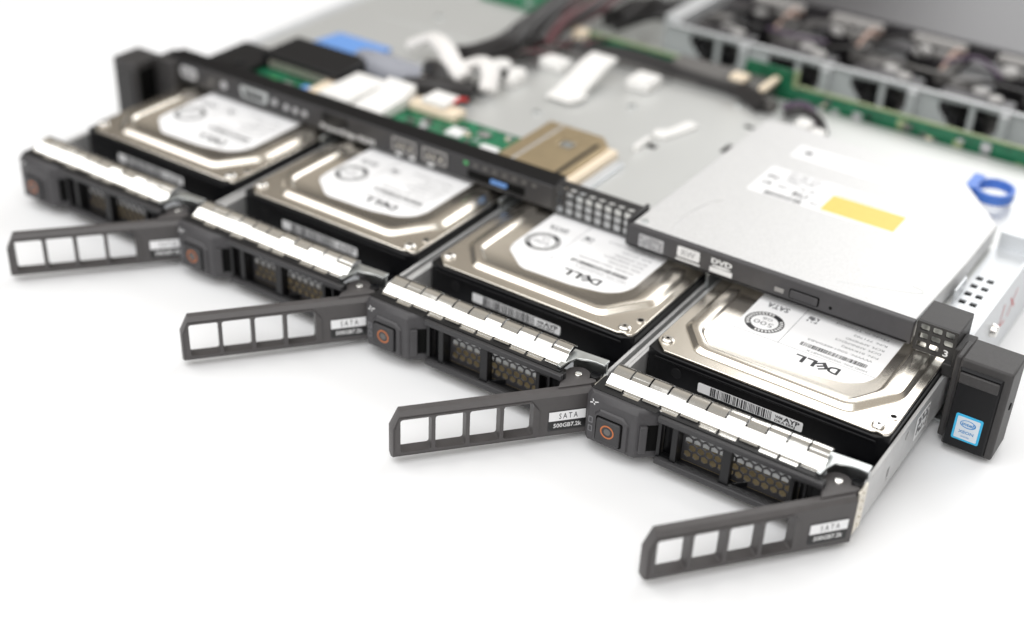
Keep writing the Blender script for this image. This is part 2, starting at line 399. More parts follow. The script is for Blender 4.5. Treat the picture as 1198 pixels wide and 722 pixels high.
# bezel block with the release button
blk = [(-2.6, 13), (-2.6, 2.2), (-.4, 0), (20, 0), (27, 6.2), (27, 13)]
blki = [(-1.6, 13), (-1.6, 3.4), (.4, 1.8), (19.6, 1.8), (26.4, 7.4), (26.4, 13)]
bz = cp(MB().levels([(blk, 5), (blk, 24.2), (blki, 26.5)], lambda u, v, w: (u, v, w)), 'bezel', 'bezel_grey', .45)
cp(MB().box(-1.2, 26, 3.2, 12.8, 26.4, 26.8), 'bezel_top', 'black_plastic', .1, parent=bz)
cp(MB().levels([([(2.2, 6), (17.2, 6), (17.2, 18.6), (14.5, 21.2), (4.6, 21.2), (2.2, 18.6)], .2),
                ([(2.8, 6.5), (16.6, 6.5), (16.6, 18.2), (14.2, 20.5), (4.9, 20.5), (2.8, 18.2)], -.9)], FP), 'button_surround', 'bezel_grey', .25, parent=bz)
cp(MB().prism(rrect(3.5, 14.9, 7.2, 18.6, .9), -1.05, -.7, FP), 'button_gap', 'hole_shade_black', 0, parent=bz)
cp(MB().prism(rrect(4.1, 14.3, 7.8, 18, .8), -1.9, -.6, FP), 'release_button', 'panel_black', .35, parent=bz)
cp(MB().prism(circ(9.1, 13.3, 2.9, 32), -2.0, -1.85, FP, holes=[circ(9.1, 13.3, 2.35, 32)]), 'button_ring', 'ring_orange', parent=bz)
cp(MB().prism(circ(9.1, 13.3, 1.4, 20), -1.97, -1.85, FP), 'button_dimple', 'mid_plastic', parent=bz)
pl = MB()
for a in range(4):
    c0, s0 = math.cos(math.radians(90*a+20)), math.sin(math.radians(90*a+20))
    L = (2.1, 1.5, 1.7, 1.2)[a]
    q = [(.45, -.3), (L, -.18), (L, .18), (.45, .3)]
    pl.add([(1.6+u*c0-v*s0, -.10, 23.0+u*s0+v*c0) for u, v in q], [(0, 1, 2, 3)])
cp(pl, 'activity_mark', 'ink_white', parent=bz)
for z in (10.6, 14.6):
    cp(MB().prism(rrect(-.2, 1.7, z-1.4, z+1.4, .3), -.12, .3, FP, holes=[rrect(.2, 1.3, z-1, z+1, .2)]), 'status_lamp', 'ink_grey', 0, parent=bz)
# latch catch on the slanted face
SL = lambda u, v, w: (20+u*.748+w*.664, 0+u*.664-w*.748, v)       # u along the slanted face, w out of it
cp(MB().prism(rrect(1.6, 8.6, 8.2, 20, .3), -.05, .12, SL), 'catch_recess', 'hole_shade_black', 0, parent=bz)  # flat plate, the shade of the recess is only its black colour
cp(MB().prism(rrect(1.3, 4.2, 8, 20.2, .5), .0, 1.5, SL), 'latch_catch', 'bezel_grey', .3, parent=bz)
# open front frame with two windows and struts
fr = [(27.1, 5), (93, 5), (93, 7.0), (86, 7.4), (86, 22.6), (92, 23.4), (92, 26.4), (27.1, 26.4)]
fh = [rrect(28.6, 33.0, 7.8, 23.4, .4), rrect(35.4, 53.4, 7.8, 23.4, .5), rrect(57.0, 79.6, 7.8, 23.4, .5), rrect(81.4, 85, 8.2, 22, .4)]
cf = cp(MB().prism(fr, 3.6, 5.4, FP, holes=fh), 'front_frame', 'black_plastic', .2)
cp(MB().box(27.3, 90, 3.7, 13, 26.4, 26.9), 'top_sill', 'black_plastic', .1, parent=cf)
cp(MB().box(27.3, 92, 1.6, 3.5, 24.2, 26.6), 'top_lip', 'panel_black', .4, parent=cf)
cp(MB().levels([([(27.2, 5), (92, 5), (92, 7.4), (27.2, 7.4)], 2.0), ([(27.2, 4.6), (92, 4.6), (92, 7.9), (27.2, 7.9)], 3.5)], FP), 'bottom_lip', 'panel_black', .4, parent=cf)
for xx in (34.3, 55.2, 80.4):
    cp(MB().box(xx-.8, xx+.8, 5.5, 9.0, 6.5, 24.5), 'strut', 'black_plastic', .2, parent=cf)
cp(MB().box(27.4, 90, 5.5, 9.2, 5, 6.3), 'cell_floor', 'black_plastic', .2, parent=cf)
cp(MB().prism([(58, 5.6), (59.2, 5.6), (62.5, 9.1), (61.2, 9.1)], 6.4, 8.4), 'cell_web', 'black_plastic', .1, parent=cf)
cp(MB().box(27.3, 34.9, 9.3, 9.9, 5, 26), 'cell_shade_plate', 'cast_black', 0, parent=cf)  # added black plate standing in for the shade inside this cell
cp(MB().box(81.7, 86.3, 9.3, 9.9, 5, 26), 'cell_shade_plate', 'cast_black', 0, parent=cf)  # likewise added, its black stands in for the shade of the end cell
# hexagonal mesh behind the windows
hx = []
R_, pt = 1.62, 3.5
for r in range(5):
    for k in range(13):
        cx = 37.4+k*pt+(pt/2 if r % 2 else 0); cy = 9.6+r*pt*.866
        if cx < 79.5: hx.append([(cx+R_*math.cos(math.radians(60*a+30)), cy+R_*math.sin(math.radians(60*a+30))) for a in range(6)])
gm = cp(MB().prism([(35, 6.4), (81.5, 6.4), (81.5, 25.6), (35, 25.6)], 9.3, 9.8, FP, holes=hx), 'mesh_grille', 'bezel_grey')
# spring fingers along the top
def finger(x0, x1, lip):
    prof = [(3.9, 26.2, .36), (4.9, 26.8, .36), (5.5, 27.15, .36), (5.6, 27.2, .02), (8.2, 28.7, .02), (9.6, 29.5, .02), (9.7, 29.55, .36), (11.2, 30.3, .36), (12.2, 30.65, .36), (13.2, 30.8, .36), (14.2, 30.8, .36), (15.2, 30.6, .36), (16.1, 30.2, .36), (16.7, 29.2, .36)]
    prof = [(y+2.0, z+.35, g) for y, z, g in prof]
    prof[0] = (6.3, 27.3, .36); prof[1] = (6.9, 27.55, .36)
    tl_ = random.uniform(-.05, .05); kz = random.uniform(-.05, .05)
    prof = [(y, z+(y-10)*tl_*(1 if i < 11 else .5)+(kz if 5 < i < 9 else 0), g) for i, (y, z, g) in enumerate(prof)]
    vs = []; n = len(prof)
    for y, z, g in prof: vs += [(x0+g, y, z), (x1-g, y, z)]
    for y, z, g in prof: vs += [(x0+g, y+.12, z-.28), (x1-g, y+.12, z-.28)]
    fs = []
    for i in range(n-1):
        a = 2*i; b = 2*n+2*i
        fs += [(a, a+1, a+3, a+2), (b, b+2, b+3, b+1), (a, a+2, b+2, b), (a+1, b+1, b+3, a+3)]
    fs += [(0, 2*n, 2*n+1, 1), (2*n-2, 2*n-1, 4*n-1, 4*n-2)]
    m = MB().add(vs, fs)
    if lip: m.box(x0+.8, x1-.5, 4.9, 6.6, 26.9, 27.15)
    return m
for k in range(11):
    x0 = 1.8+k*7.93; finger(x0, x0+7.91, k in (1, 3, 5, 6, 8, 9)).build('spring_finger', 'spring_steel', cad, 0, ang=60)
# bracket at the hinge
bp = [(87.6, 5.4), (89.4, 5), (89.9, 9.6), (91.4, 14.0), (95.5, 15.6), (98.6, 16.2), (102.4, 16.0), (102.4, 20.2), (87.4, 19.2)]
cp(MB().prism(bp, 27.2, 28.1), 'hinge_bracket', 'zinc_steel', .15)
cp(MB().box(87.6, 102.4, 18.2, 19.1, 8, 27.1), 'bracket_leg', 'zinc_steel', .1)
cp(MB().box(86.4, 92.5, 6.6, 13, 5, 22), 'hinge_block', 'black_plastic', .3)
cp(MB().box(92, 102.4, 12.5, 18, 5, 20.4), 'hinge_block', 'black_plastic', .3)
cp(MB().cyl((100.4, 13.6, 18), 2.2, 6.4, 'z', 14), 'hinge_spring', 'cast_black', .2)
# swung-out handle
dx, dy = -.647, -.763; nx, ny = .763, -.647; HX, HY = 103.6, 6.6
HM = lambda u, z, w: (HX+u*dx+w*nx, HY+u*dy+w*ny, z)
fo = [(0, 3.4), (77.0, 3.4), (77.0, 16.0), (74.6, 21.5), (0, 21.5)]
mo = [(0, 3.2), (77.6, 3.2), (77.6, 15.8), (74.2, 23), (0, 23)]
fo = fo[::-1]; mo = mo[::-1]
wh = []
for k, (a, b) in enumerate(((62.5, 74.2), (49.4, 61.0), (36.3, 47.9), (23.2, 34.8))):
    wh.append(rrect(a, b, 5.3, 20.3, 1.0, 3))
hd = cp(MB().levels([(fo, .0), (mo, -1.6), (mo, -4.6)], HM, holes=wh), 'handle', 'handle_grey')
# raised rim line round the windows
rim = MB()
ro = [(20.8, 4.4), (75.4, 4.4), (76.2, 5.2), (76.2, 16.0), (74.4, 20.9), (24.2, 20.9), (20.8, 16)]
rim.prism(ro[::-1], 0.05, .5, HM, holes=wh)
cp(rim, 'window_rim', 'handle_grey', 0, parent=hd)
cp(MB().prism(rrect(2.0, 17.2, 5.6, 15.0, .6), .02, .12, HM), 'label_recess', 'panel_black', 0, parent=hd)
cp(MB().prism([(2.3, 10.3), (16.9, 10.3), (16.9, 14.5), (2.3, 14.5)][::-1], .1, .25, HM), 'capacity_label', 'label_white', 0, parent=hd)
cp(MB().prism([(2.3, 6.1), (16.1, 6.1), (16.9, 6.9), (16.9, 10.28), (2.3, 10.28)][::-1], .1, .25, HM), 'capacity_label', 'label_black', 0, parent=hd)
HT = lambda a, b: HM(16.9-a, b, .32)
t = MB(); put_text(t, 'S A T A', HT, 4.0, 11.2, 2.6, 7.4, .005); cp(t, 'lettering', 'ink_black', 0, parent=hd)
t = MB(); put_text(t, '500GB7.2k', HT, 1.9, 7.2, 1.95, 11.2, .02); cp(t, 'lettering', 'ink_white', 0, parent=hd)
arm = [HM(u, 0, w)[:2] for u, w in ((13, -3.0), (0, -3.0))]
pa = [arm[0], arm[1], (102.4, 11), (100.2, 12.6), (99.2, 11)] + [(94.2+5.2*math.cos(math.radians(a)), 10.4+5.2*math.sin(math.radians(a))) for a in range(40, 200, 20)] + [(90.8, 4.5)]
cp(MB().prism(pa, 20.6, 23.8), 'pivot_arm', 'handle_grey', .3, parent=hd)
cp(MB().cyl((94.6, 10.2, 23.7), 1.7, .75, 'z', 20, 1.45), 'rivet', 'bright_screw', .15, parent=hd)
# side rails and floor of the caddy
rh = [circ(58, 18.5, 1.9, 14), rrect(40, 43, 8, 14, .4), circ(84, 8, 1.2, 12)]
cp(MB().prism([(15.5, 4.4), (200, 4.4), (200, 23.4), (19, 23.4), (15.5, 21)], 101.6, 103, lambda u, v, w: (w, u, v), holes=rh), 'side_rail', 'rail_grey', .15)
cp(MB().prism([(13.5, 4.4), (200, 4.4), (200, 23.4), (13.5, 23.4)], 0, 1.3, lambda u, v, w: (w, u, v)), 'side_rail', 'rail_grey', .15)
cp(MB().box(-1.6, -.1, 13.2, 200, 20.6, 23.4), 'rail_flange', 'rail_grey', .2)
cp(MB().box(1.4, 101.5, 10.0, 20.5, 4.6, 6), 'caddy_floor', 'mesh_back_tan', .2)
cp(MB().box(1.4, 101.5, 20.6, 46, 4.6, 6.2), 'caddy_floor', 'wall_steel', .2)  # rear floor made paler: the stronger light there is put into its colour
cp(MB().box(88, 101.4, 19.2, 37.5, 6.1, 15), 'floor_step', 'cast_black', .3)
sp = MB()
for r in range(5): sp.cyl((103.02, 13.2, 6.5+r*3.6), 1.3, .9, 'x', 12, .7)
cp(MB().box(102.4, 103.3, 9.4, 17, 4.6, 23.2), 'contact_strip', 'foil_cream', .15)
cp(sp, 'contact_dimples', 'foil_cream', 0)
stk = cp(MB().prism(rrect(69, 83, 8.8, 19.5, .4), 103.0, 103.1, lambda u, v, w: (w, u, v)), 'rail_sticker', 'label_faint', 0)
sq = MB()
for a in range(9):
    for b in range(7):
        if random.random() < .5: sq.add([(103.16, 70+a*1.35+i, 9.5+b*1.35+j) for i, j in ((0, 0), (1.2, 0), (1.2, 1.2), (0, 1.2))], [(0, 1, 2, 3)])
cp(sq, 'print', 'ink_grey', 0, parent=stk)

# ================================================================== HARD DRIVE (same local frame as its caddy)
hdd = thing('hard_drive', None, 'hard drive', (0, 0, 0), 'hard drives sitting in the pulled out caddies')
def hp(mb, name, m, bev=0., parent=hdd, **k): return mb.build(name, m, parent, bev, **k)
cast = [(2.0, 40.5), (8.6, 38.6), (96.5, 38.6), (101.2, 41.5), (101.2, 185), (2.0, 185)]
hp(MB().prism(cast, 6.1, 26.9), 'casting', 'cast_black', .5)
hp(MB().box(6, 97, 37.9, 38.5, 24.4, 25.3), 'casting_ledge', 'cast_black', .2)
hp(MB().cyl((16, 38.8, 20.5), 2.2, -.35, 'y', 16), 'casting_boss', 'black_plastic', .1)
# stamped cover: flange, outer bevel up, narrow flat, inner bevel down to the label field
fl = [(3.0, 46.5), (4.0, 44.5), (9.2, 39.4), (94.4, 39.4), (96.2, 40.6), (98.6, 39.9), (100.4, 41.2), (100.8, 44), (100.8, 184), (3.0, 184)]
A_ = [(7.2, 150), (7.2, 60), (19.6, 44.7), (83.6, 44.2), (97.8, 65), (97.8, 150)]
def roundc(poly, r, n=5):
    out = []
    for i, p in enumerate(poly):
        a, b, c = Vector(poly[i-1]), Vector(p), Vector(poly[(i+1) % len(poly)])
        d1 = (a-b).normalized(); d2 = (c-b).normalized(); k = min(r, (a-b).length*.4, (c-b).length*.4)
        p0 = b+d1*k; p2 = b+d2*k
        for j in range(n+1):
            t_ = j/n; out.append(tuple(p0*(1-t_)**2+b*2*t_*(1-t_)+p2*t_*t_))
    return out
i1 = inset(A_, 3.0); C_ = [(14.2, 143), (14.2, 58.8), (22.4, 49.6), (81.0, 49.0), (89.4, 63.4), (89.4, 143)]; D_ = inset(C_, 1.9)
lv = [(roundc(q, 3.4), z) for q, z in ((A_, 28.2), (inset(A_, .5), 28.35), (inset(A_, 2.3), 29.95), (inset(A_, 3.0), 30.2), (C_, 30.2), (inset(C_, .4), 30.1), (inset(C_, 1.5), 29.1), (inset(C_, 1.9), 29.0))]
flm = MB().prism(fl, 27.0, 28.2, holes=[])
hp(flm, 'cover_flange', 'nickel_cover', .3)
hp(MB().levels(lv, lambda u, v, w: (u, v, w+.02), cap0=False), 'cover', 'nickel_cover', 0, ang=20)
def screw(x, y, r=2.6):
    s_ = hp(MB().levels([(circ(x, y, r, 24), 28.25), (circ(x, y, r*.96, 24), 28.9), (circ(x, y, r*.72, 24), 29.4)], lambda u, v, w: (u, v, w)), 'cover_screw', 'bright_screw', 0, ang=25)
    st = []
    for a in range(12): rr = r*(.36 if a % 2 else .2); st.append((x+rr*math.cos(math.pi*a/6), y+rr*math.sin(math.pi*a/6)))
    hp(MB().prism(st, 29.38, 29.46), 'screw_socket', 'hole_shade_black', 0, parent=s_)
screw(7.0, 46.6); screw(95.4, 43.6)
s2 = hp(MB().prism(circ(98.0, 52, 1.9, 18), 28.22, 28.6, holes=[circ(98.0, 52, 1.25, 18)]), 'cover_hole', 'bright_screw', 0)
hp(MB().prism(circ(98.0, 52, 1.2, 16), 28.22, 28.3), 'hole_floor', 'hole_shade_black', 0, parent=s2)
# top label
lab = [(23.2, 72), (24.6, 66.5), (35.5, 57.6), (38.6, 56.4), (62, 57.2), (76, 60.4), (81.5, 65), (83.8, 71), (83.8, 128), (23.2, 128)]
lo = hp(MB().prism(roundc(lab, 3), 29.03, 29.14), 'drive_label', 'label_white', 0)
ZT = 29.19
T = lambda a, b: (a, b, ZT)
RT = lambda a, b: (-a, -b, ZT)            # upside-down as seen from the front: text runs towards -x
def rtext(mb, s, x, y, h, w=None, bold=0.): put_text(mb, s, RT, -x, -y-h, h, w, bold)   # x: right end seen from the front, y: foot towards the viewer... top of letters
ink = MB()
dell(ink, RT, -70.9, -67.6, 18.4, 4.7)
hp(ink, 'maker_logo', 'ink_black', 0, parent=lo)
rg = MB().prism(circ(32.6, 80.6, 8.0, 48), ZT-.02, ZT, holes=[circ(32.6, 80.6, 5.6, 48)])
hp(rg, 'capacity_ring', 'ink_black', 0, parent=lo)
wt = MB()
for i in range(30):
    a = 2*math.pi*i/30
    if i in (4, 5, 6, 19, 20, 21): continue
    w_ = .09
    wt.add([(32.6+rr*math.cos(a+da), 80.6+rr*math.sin(a+da), ZT+.03) for rr, da in ((6.15, -w_), (7.45, -w_*.8), (7.45, w_*.55), (6.15, w_*.4))], [(0, 1, 2, 3)])
hp(wt, 'ring_print', 'ink_white', 0, parent=lo)
tx = MB()
rtext(tx, '500', 36.6, 78.0, 3.1, 8.2); rtext(tx, 'GB', 34.8, 82.4, 1.9, 4.2)
rtext(tx, 'SATA', 37.2, 92.4, 3.6, 9.6, .03)
for (x_, y_, s_, w_) in ((79.4, 71.4, 'HDD P/N: WD5003ABYX', 25), (78.6, 79.2, 'WWN: 50014EE0AB5', 27), (79.6, 82.6, 'P/N: 01KWKJ', 15), (79.4, 86.0, 'DCM: ANNKMJ2CS', 19), (66, 86.0, '', 1), (79.6, 89.2, 'RCM: AMMEMD', 16), (79.4, 93.0, 'R/N: 771702', 14), (60, 82.6, '', 1), (78.4, 97.4, 'Made in Thailand', 22)):
    if s_: rtext(tx, s_, x_, y_, 1.5, w_)
qx, qy = 45.6, 92
for a in range(7):
    for b in range(6):
        if random.random() < .55: tx.add([T(qx+a*.62+i, qy+b*.72+j) for i, j in ((0, 0), (.62, 0), (.62, .72), (0, .72))], [(0, 1, 2, 3)])
hp(tx, 'print', 'ink_grey', 0, parent=lo)
bc = MB(); bars(bc, T, 50.5, 78.6, 74.2, 77.0, 46); hp(bc, 'barcode', 'ink_black', 0, parent=lo)
ln = MB()
for a, b, c_, d_ in ((23.6, 70.3, 83.4, 70.48), (43.0, 70.4, 43.2, 127)): ln.add([T(a, b), T(c_, b), T(c_, d_), T(a, d_)], [(0, 1, 2, 3)])
hp(ln, 'rule_lines', 'ink_grey', 0, parent=lo)
# serial label on the front face
FL = lambda u, v, w=0: (u, 38.6-w, v)
sl = hp(MB().prism(rrect(25.6, 69.4, 16.2, 20.5, .7), .03, .14, FL), 'serial_label', 'label_white', 0)
F2 = lambda u, v: (u, 38.4, v)
sb = MB(); bars(sb, F2, 31, 57, 16.4, 20.3, 44); hp(sb, 'barcode', 'ink_black', 0, parent=sl)
stx = MB(); put_text(stx, 'AYP', F2, 61.6, 18.1, 1.9, 6.6, .03); put_text(stx, 'WM', F2, 58.2, 18.3, 1.3, 3.0, .03); put_text(stx, 'DKA E8AJ', F2, 58.2, 16.7, 1.1, 8.4, .02)
hp(stx, 'lettering', 'ink_black', 0, parent=sl)
s2_ = hp(MB().prism(rrect(33, 72, 10.4, 13.6, .4), .03, .14, FL), 'barcode_label', 'label_white', 0)
sb = MB(); bars(sb, F2, 34, 71, 10.7, 13.3, 64); hp(sb, 'barcode', 'ink_black', 0, parent=s2_)

kids = kidmap()
clab = ['farthest grey drive caddy with swung out handle, beside the left rack ear',
        'second drive caddy from the left rack ear, with a blurred open handle',
        'drive caddy whose open handle carries the sharp readable SATA label',
        'nearest drive caddy, below the optical drive, its open handle closest to the viewer']
hlab = ['most blurred silver hard drive below the power button beside the left rack ear',
        'tan silver hard drive under the two USB ports, second from the left rack ear',
        'tan silver hard drive under the square hole vent and the disc logos',
        'sharpest silver hard drive with readable ring label, under the optical drive tray button']
for src, labs in ((cad, clab), (hdd, hlab)):
    for i in range(4):
        o = src if i == 0 else copy_tree(src, kids)
        o.location = ((X0+i*P+(.2, -.25, .1, 0)[i])*S, (-E+(.5, -.4, .3, 0)[i])*S, 0); o['label'] = labs[i]
        for c_ in o.children:
            if c_.name.startswith('handle'):          # each lever is swung out to a slightly different angle about its rivet
                th = math.radians((-.9, .1, -.5, 1.2)[i]); px_, py_ = 94.6*S, 10.2*S
                c_.rotation_euler = (0, 0, th)
                c_.location = (px_-(px_*math.cos(th)-py_*math.sin(th)), py_-(px_*math.sin(th)+py_*math.cos(th)), 0)
            if c_.name.startswith('serial_label'): c_.location = ((-.8, .7, -.5, 0)[i]*S, 0, (.3, -.2, .25, 0)[i]*S)

# ================================================================== OPTICAL DRIVE
od = thing('optical_drive', 'slim silver DVD writer with dark grey bezel lying across the right half of the server', 'optical drive', (350, 0, 31.5))
def op(mb, name, m, bev=0., parent=None, **k):
    o = mb.build(name, m, None, bev, **k); o.parent = parent or od
    if parent is None: o.location = (-.350, 0, -.0315)
    return o
ob = [(287.2, 2.2), (413.6, 2.2), (416.2, 99), (391, 131.5), (287.2, 140)]
ob = [(287.2, 2.2), (414.0, 2.2), (415.6, 60), (415.6, 99.5), (391, 131.5), (300, 140), (287.2, 137)]
op(MB().prism(ob, 33, 42.3), 'casing', 'drive_steel', .5)
bzl = op(MB().box(286.8, 414.4, -1.2, 2.0, 32.2, 42.7), 'bezel', 'bezel_grey', .5)
op(MB().box(288, 413, -1.5, -1.1, 33, 33.4), 'tray_gap', 'hole_shade_black', 0, parent=bzl)
FB = lambda u, v, w=0: (u, -1.2-w, v)
op(MB().prism(rrect(362.6, 375.6, 34.6, 39.0, .8), .02, .12, FB), 'button_gap', 'hole_shade_black', 0, parent=bzl)
op(MB().prism(rrect(363.1, 375.1, 35.1, 38.5, .6), .0, .7, FB), 'eject_button', 'bezel_grey', .2, parent=bzl)
op(MB().prism(rrect(356.2, 360.2, 35.4, 37.4, .2), .0, .2, FB), 'activity_lamp', 'grey_plastic', 0, parent=bzl)
op(MB().prism(circ(380.6, 36.2, .75, 14), .02, .08, FB), 'eject_hole', 'hole_shade_black', 0, parent=bzl)
FT = lambda u, v: (u, -1.29, v)
lg = MB(); put_text(lg, 'DVD', FT, 327, 38.3, 2.3, 9.6, .045)
lg.prism(circ(331.8, 37.2, .55, 18, 8), .02, .09, FB)
lg.prism(rrect(326.6, 337, 34.0, 36.4, .2), .02, .09, FB)
op(lg, 'disc_logo', 'ink_white', 0, parent=bzl)
lg = MB().prism(rrect(311, 321.6, 35.8, 40.8, .8), .02, .09, FB).prism(rrect(310.6, 322, 34.2, 35.0, .15), .02, .09, FB)
op(lg, 'disc_logo', 'ink_white', 0, parent=bzl)
lt = MB(); put_text(lt, 'RW', lambda u, v: (u, -1.34, v), 313, 36.9, 2.8, 6.6, .03); op(lt, 'lettering', 'ink_silver', 0, parent=bzl)
lg = MB().prism(rrect(292.4, 304.4, 34.2, 40.2, .5), .02, .09, FB); op(lg, 'disc_logo', 'ink_silver', 0, parent=bzl)
ls = MB()
for r in range(5):
    for k in range(7):
        if random.random() < .75: x_ = 293+k*1.55; z_ = 34.8+r*1.05; ls.add([(x_+a, -1.34, z_+b) for a, b in ((0, 0), (1.1, 0), (1.1, .45), (0, .45))], [(0, 1, 2, 3)])
op(ls, 'logo_print', 'bezel_grey', 0, parent=bzl)
ZD = 42.34; D2 = lambda a, b: (a, b, ZD+.06)
op(MB().prism(rrect(313.5, 378.5, 106, 120.5, .8), 42.31, 42.38), 'casing_label', 'label_white', 0)
spec = op(MB().prism(rrect(312, 384.5, 62, 91, .8), 42.31, 42.38), 'casing_label', 'label_white', 0)
op(MB().prism(rrect(346.8, 381, 64, 80.6, .3), 42.38, 42.44), 'yellow_panel', 'label_yellow', 0, parent=spec)
pr = MB()
D3 = lambda a, b: (a, b, 42.42)
for (x_, y_, s_, h_, w_) in ((314.5, 78.5, 'FC', 4, 6), (314.5, 72, 'CE', 3, 5), (331, 68.5, 'RU', 4.6, 7), (323, 82, 'Class 1 Laser', 1.6, 14), (323, 79, 'Product', 1.6, 8), (332, 76, 'UL US', 2.2, 7), (341, 66, 'KCC', 2, 4), (322, 72, 'TUV', 2.6, 5)):
    put_text(pr, s_, D3, x_, y_, h_, w_, .03)
for k in range(5): put_text(pr, 'TRAY LOAD  12V 5V', D3, 322, 84+k*1.3, .8, 16, .01)
bars(pr, D3, 320, 338, 62.8, 66.2, 30)
for k in range(4): put_text(pr, 'Slimline DVD RW drive  DC 5V', D3, 348, 82+k*2.2, 1.1, 30 if k % 2 else 24)
op(pr, 'print', 'ink_black', 0, parent=spec)
pq = MB().prism(rrect(318, 322, 112, 116, .2), 42.39, 42.42); op(pq, 'print', 'ink_grey', 0)
# pressed lines in the casing
op(MB().tube([(303, 8, 42.25), (302, 22, 42.25), (305, 38, 42.25), (309, 45, 42.25)], .35, 6), 'pressed_line', 'drive_steel', 0)
pl1 = MB().tube([(377, 10, 42.25), (405, 20, 42.25), (409, 24, 42.25), (404, 25.5, 42.25)], .25, 6)
op(pl1, 'pressed_line', 'drive_steel', 0)
op(MB().cyl((291, 6, 42.2), 1.6, .7, 'z', 16), 'casing_screw', 'zinc_steel', .2)

# ================================================================== BACKGROUND: boards, connectors, cables, fans
def one(mb, name, m, label, cat, bev=0., group=None):
    xs = [v[0] for v in mb.v]; ys = [v[1] for v in mb.v]; zs = [v[2] for v in mb.v]
    c = ((min(xs)+max(xs))/2, (min(ys)+max(ys))/2, min(zs))
    return mb.build(name, m, None, bev, loc=c, thing=(label, cat, group))
# front io board
pb = thing('circuit_board', 'small green circuit board behind the control strip with white connectors on it', 'circuit board', (110, 35, 31.5))
def sub(root, mb, name, m, bev=0., parent=None):
    o = mb.build(name, m, None, bev); o.parent = parent or root
    if parent is None: o.location = [-c for c in root.location]
    return o
sub(pb, MB().box(34, 197, 20, 58, 32.0, 33.4), 'board', 'board_green')
for (x, y, w, d, h, m) in ((160, 38, 9, 9, 1, 'ink_white'), (174, 46, 6, 5, 1.2, 'grey_plastic'), (182, 34, 10, 7, .3, 'ink_white'), (150, 28, 6, 4, 1.6, 'black_plastic'), (168, 26, 5, 4, 1.4, 'ink_silver'), (140, 30, 8, 6, .4, 'ink_white')):
    sub(pb, MB().box(x, x+w, y, y+d, 33.4, 33.4+h), 'chip', m, .2)
for k in range(26):
    x, y = 128+random.random()*62, 22+random.random()*30; w, d = 1.6+random.random()*3.5, 1.2+random.random()*2.5
    sub(pb, MB().box(x, x+w, y, y+d, 33.41, 33.9+random.random()*1.2), 'chip', random.choice(('ink_white', 'black_plastic', 'ink_silver', 'cream_plastic', 'mid_plastic')), .1)
sub(pb, MB().cyl((53, 30, 33.4), 4.2, 2.5, 'z', 16), 'green_component', 'led_green', .4)
sub(pb, MB().box(72, 82, 28, 36, 33.4, 36.5), 'coil', 'sky_blue', .4)
sub(pb, MB().box(60, 66, 28, 34, 33.4, 36), 'chip', 'grey_plastic', .4)
# black ribbon header
rh_ = thing('ribbon_header', 'black box connector with a row of silver pins at the left of the green board', 'connector', (58, 60, 33.4))
sub(rh_, MB().prism([(34, 45), (86, 45), (86, 70), (80, 74), (34, 74)], 33.5, 42), 'shell', 'black_plastic', .6)
for k in range(16): sub(rh_, MB().box(40+k*2.6, 41.3+k*2.6, 43.8, 45.0, 35, 39), 'pin', 'foil_cream', 0)
one(MB().box(8, 36, 30, 60, 32, 37).cyl((26, 36, 37), 3, 1.2, 'z', 16), 'mounting_bracket', 'black_plastic', 'black bracket with a round screw near the left end of the strip', 'bracket', .5)
one(MB().prism([(34, 86), (74, 86), (74, 106), (37, 106)], 33, 35.5), 'pull_tab', 'sky_blue', 'flat light blue plastic tab behind the black ribbon header', 'tab', .4)
one(MB().box(79, 86, 24, 52, 33.5, 38), 'cable_plug', 'cream_plastic', 'narrow cream plug beside the white cable plug on the green board', 'plug', .5)
wp = thing('cable_plug', 'large white ribbon cable plug on the green board behind the strip', 'plug', (105, 45, 33.4))
sub(wp, MB().box(88, 108, 27, 60, 33.5, 40), 'housing', 'white_plastic', .6)
sub(wp, MB().prism([(20, 33.6), (58, 33.6), (58, 44), (48, 40), (22, 38)], 110, 128, lambda u, v, w: (w, u, v)), 'ribbon', 'white_plastic', .5)
for k in range(9): sub(wp, MB().box(110.5+k*1.9, 111.6+k*1.9, 19.4, 20, 34, 37), 'contact', 'ink_silver', 0)
pk = thing('cable_plug', 'peach coloured plug with white top and a red wire on the green board', 'plug', (143, 55, 33.4))
sub(pk, MB().box(129, 158, 50, 60, 33.5, 38), 'housing', 'cream_plastic', .8)
sub(pk, MB().box(135, 150, 52, 66, 38.02, 41), 'cap', 'white_plastic', .8)
sub(pk, MB().tube([(150, 60, 39.5), (152, 63, 41), (154, 66, 40)], 1.0, 8), 'red_wire', 'wire_red')
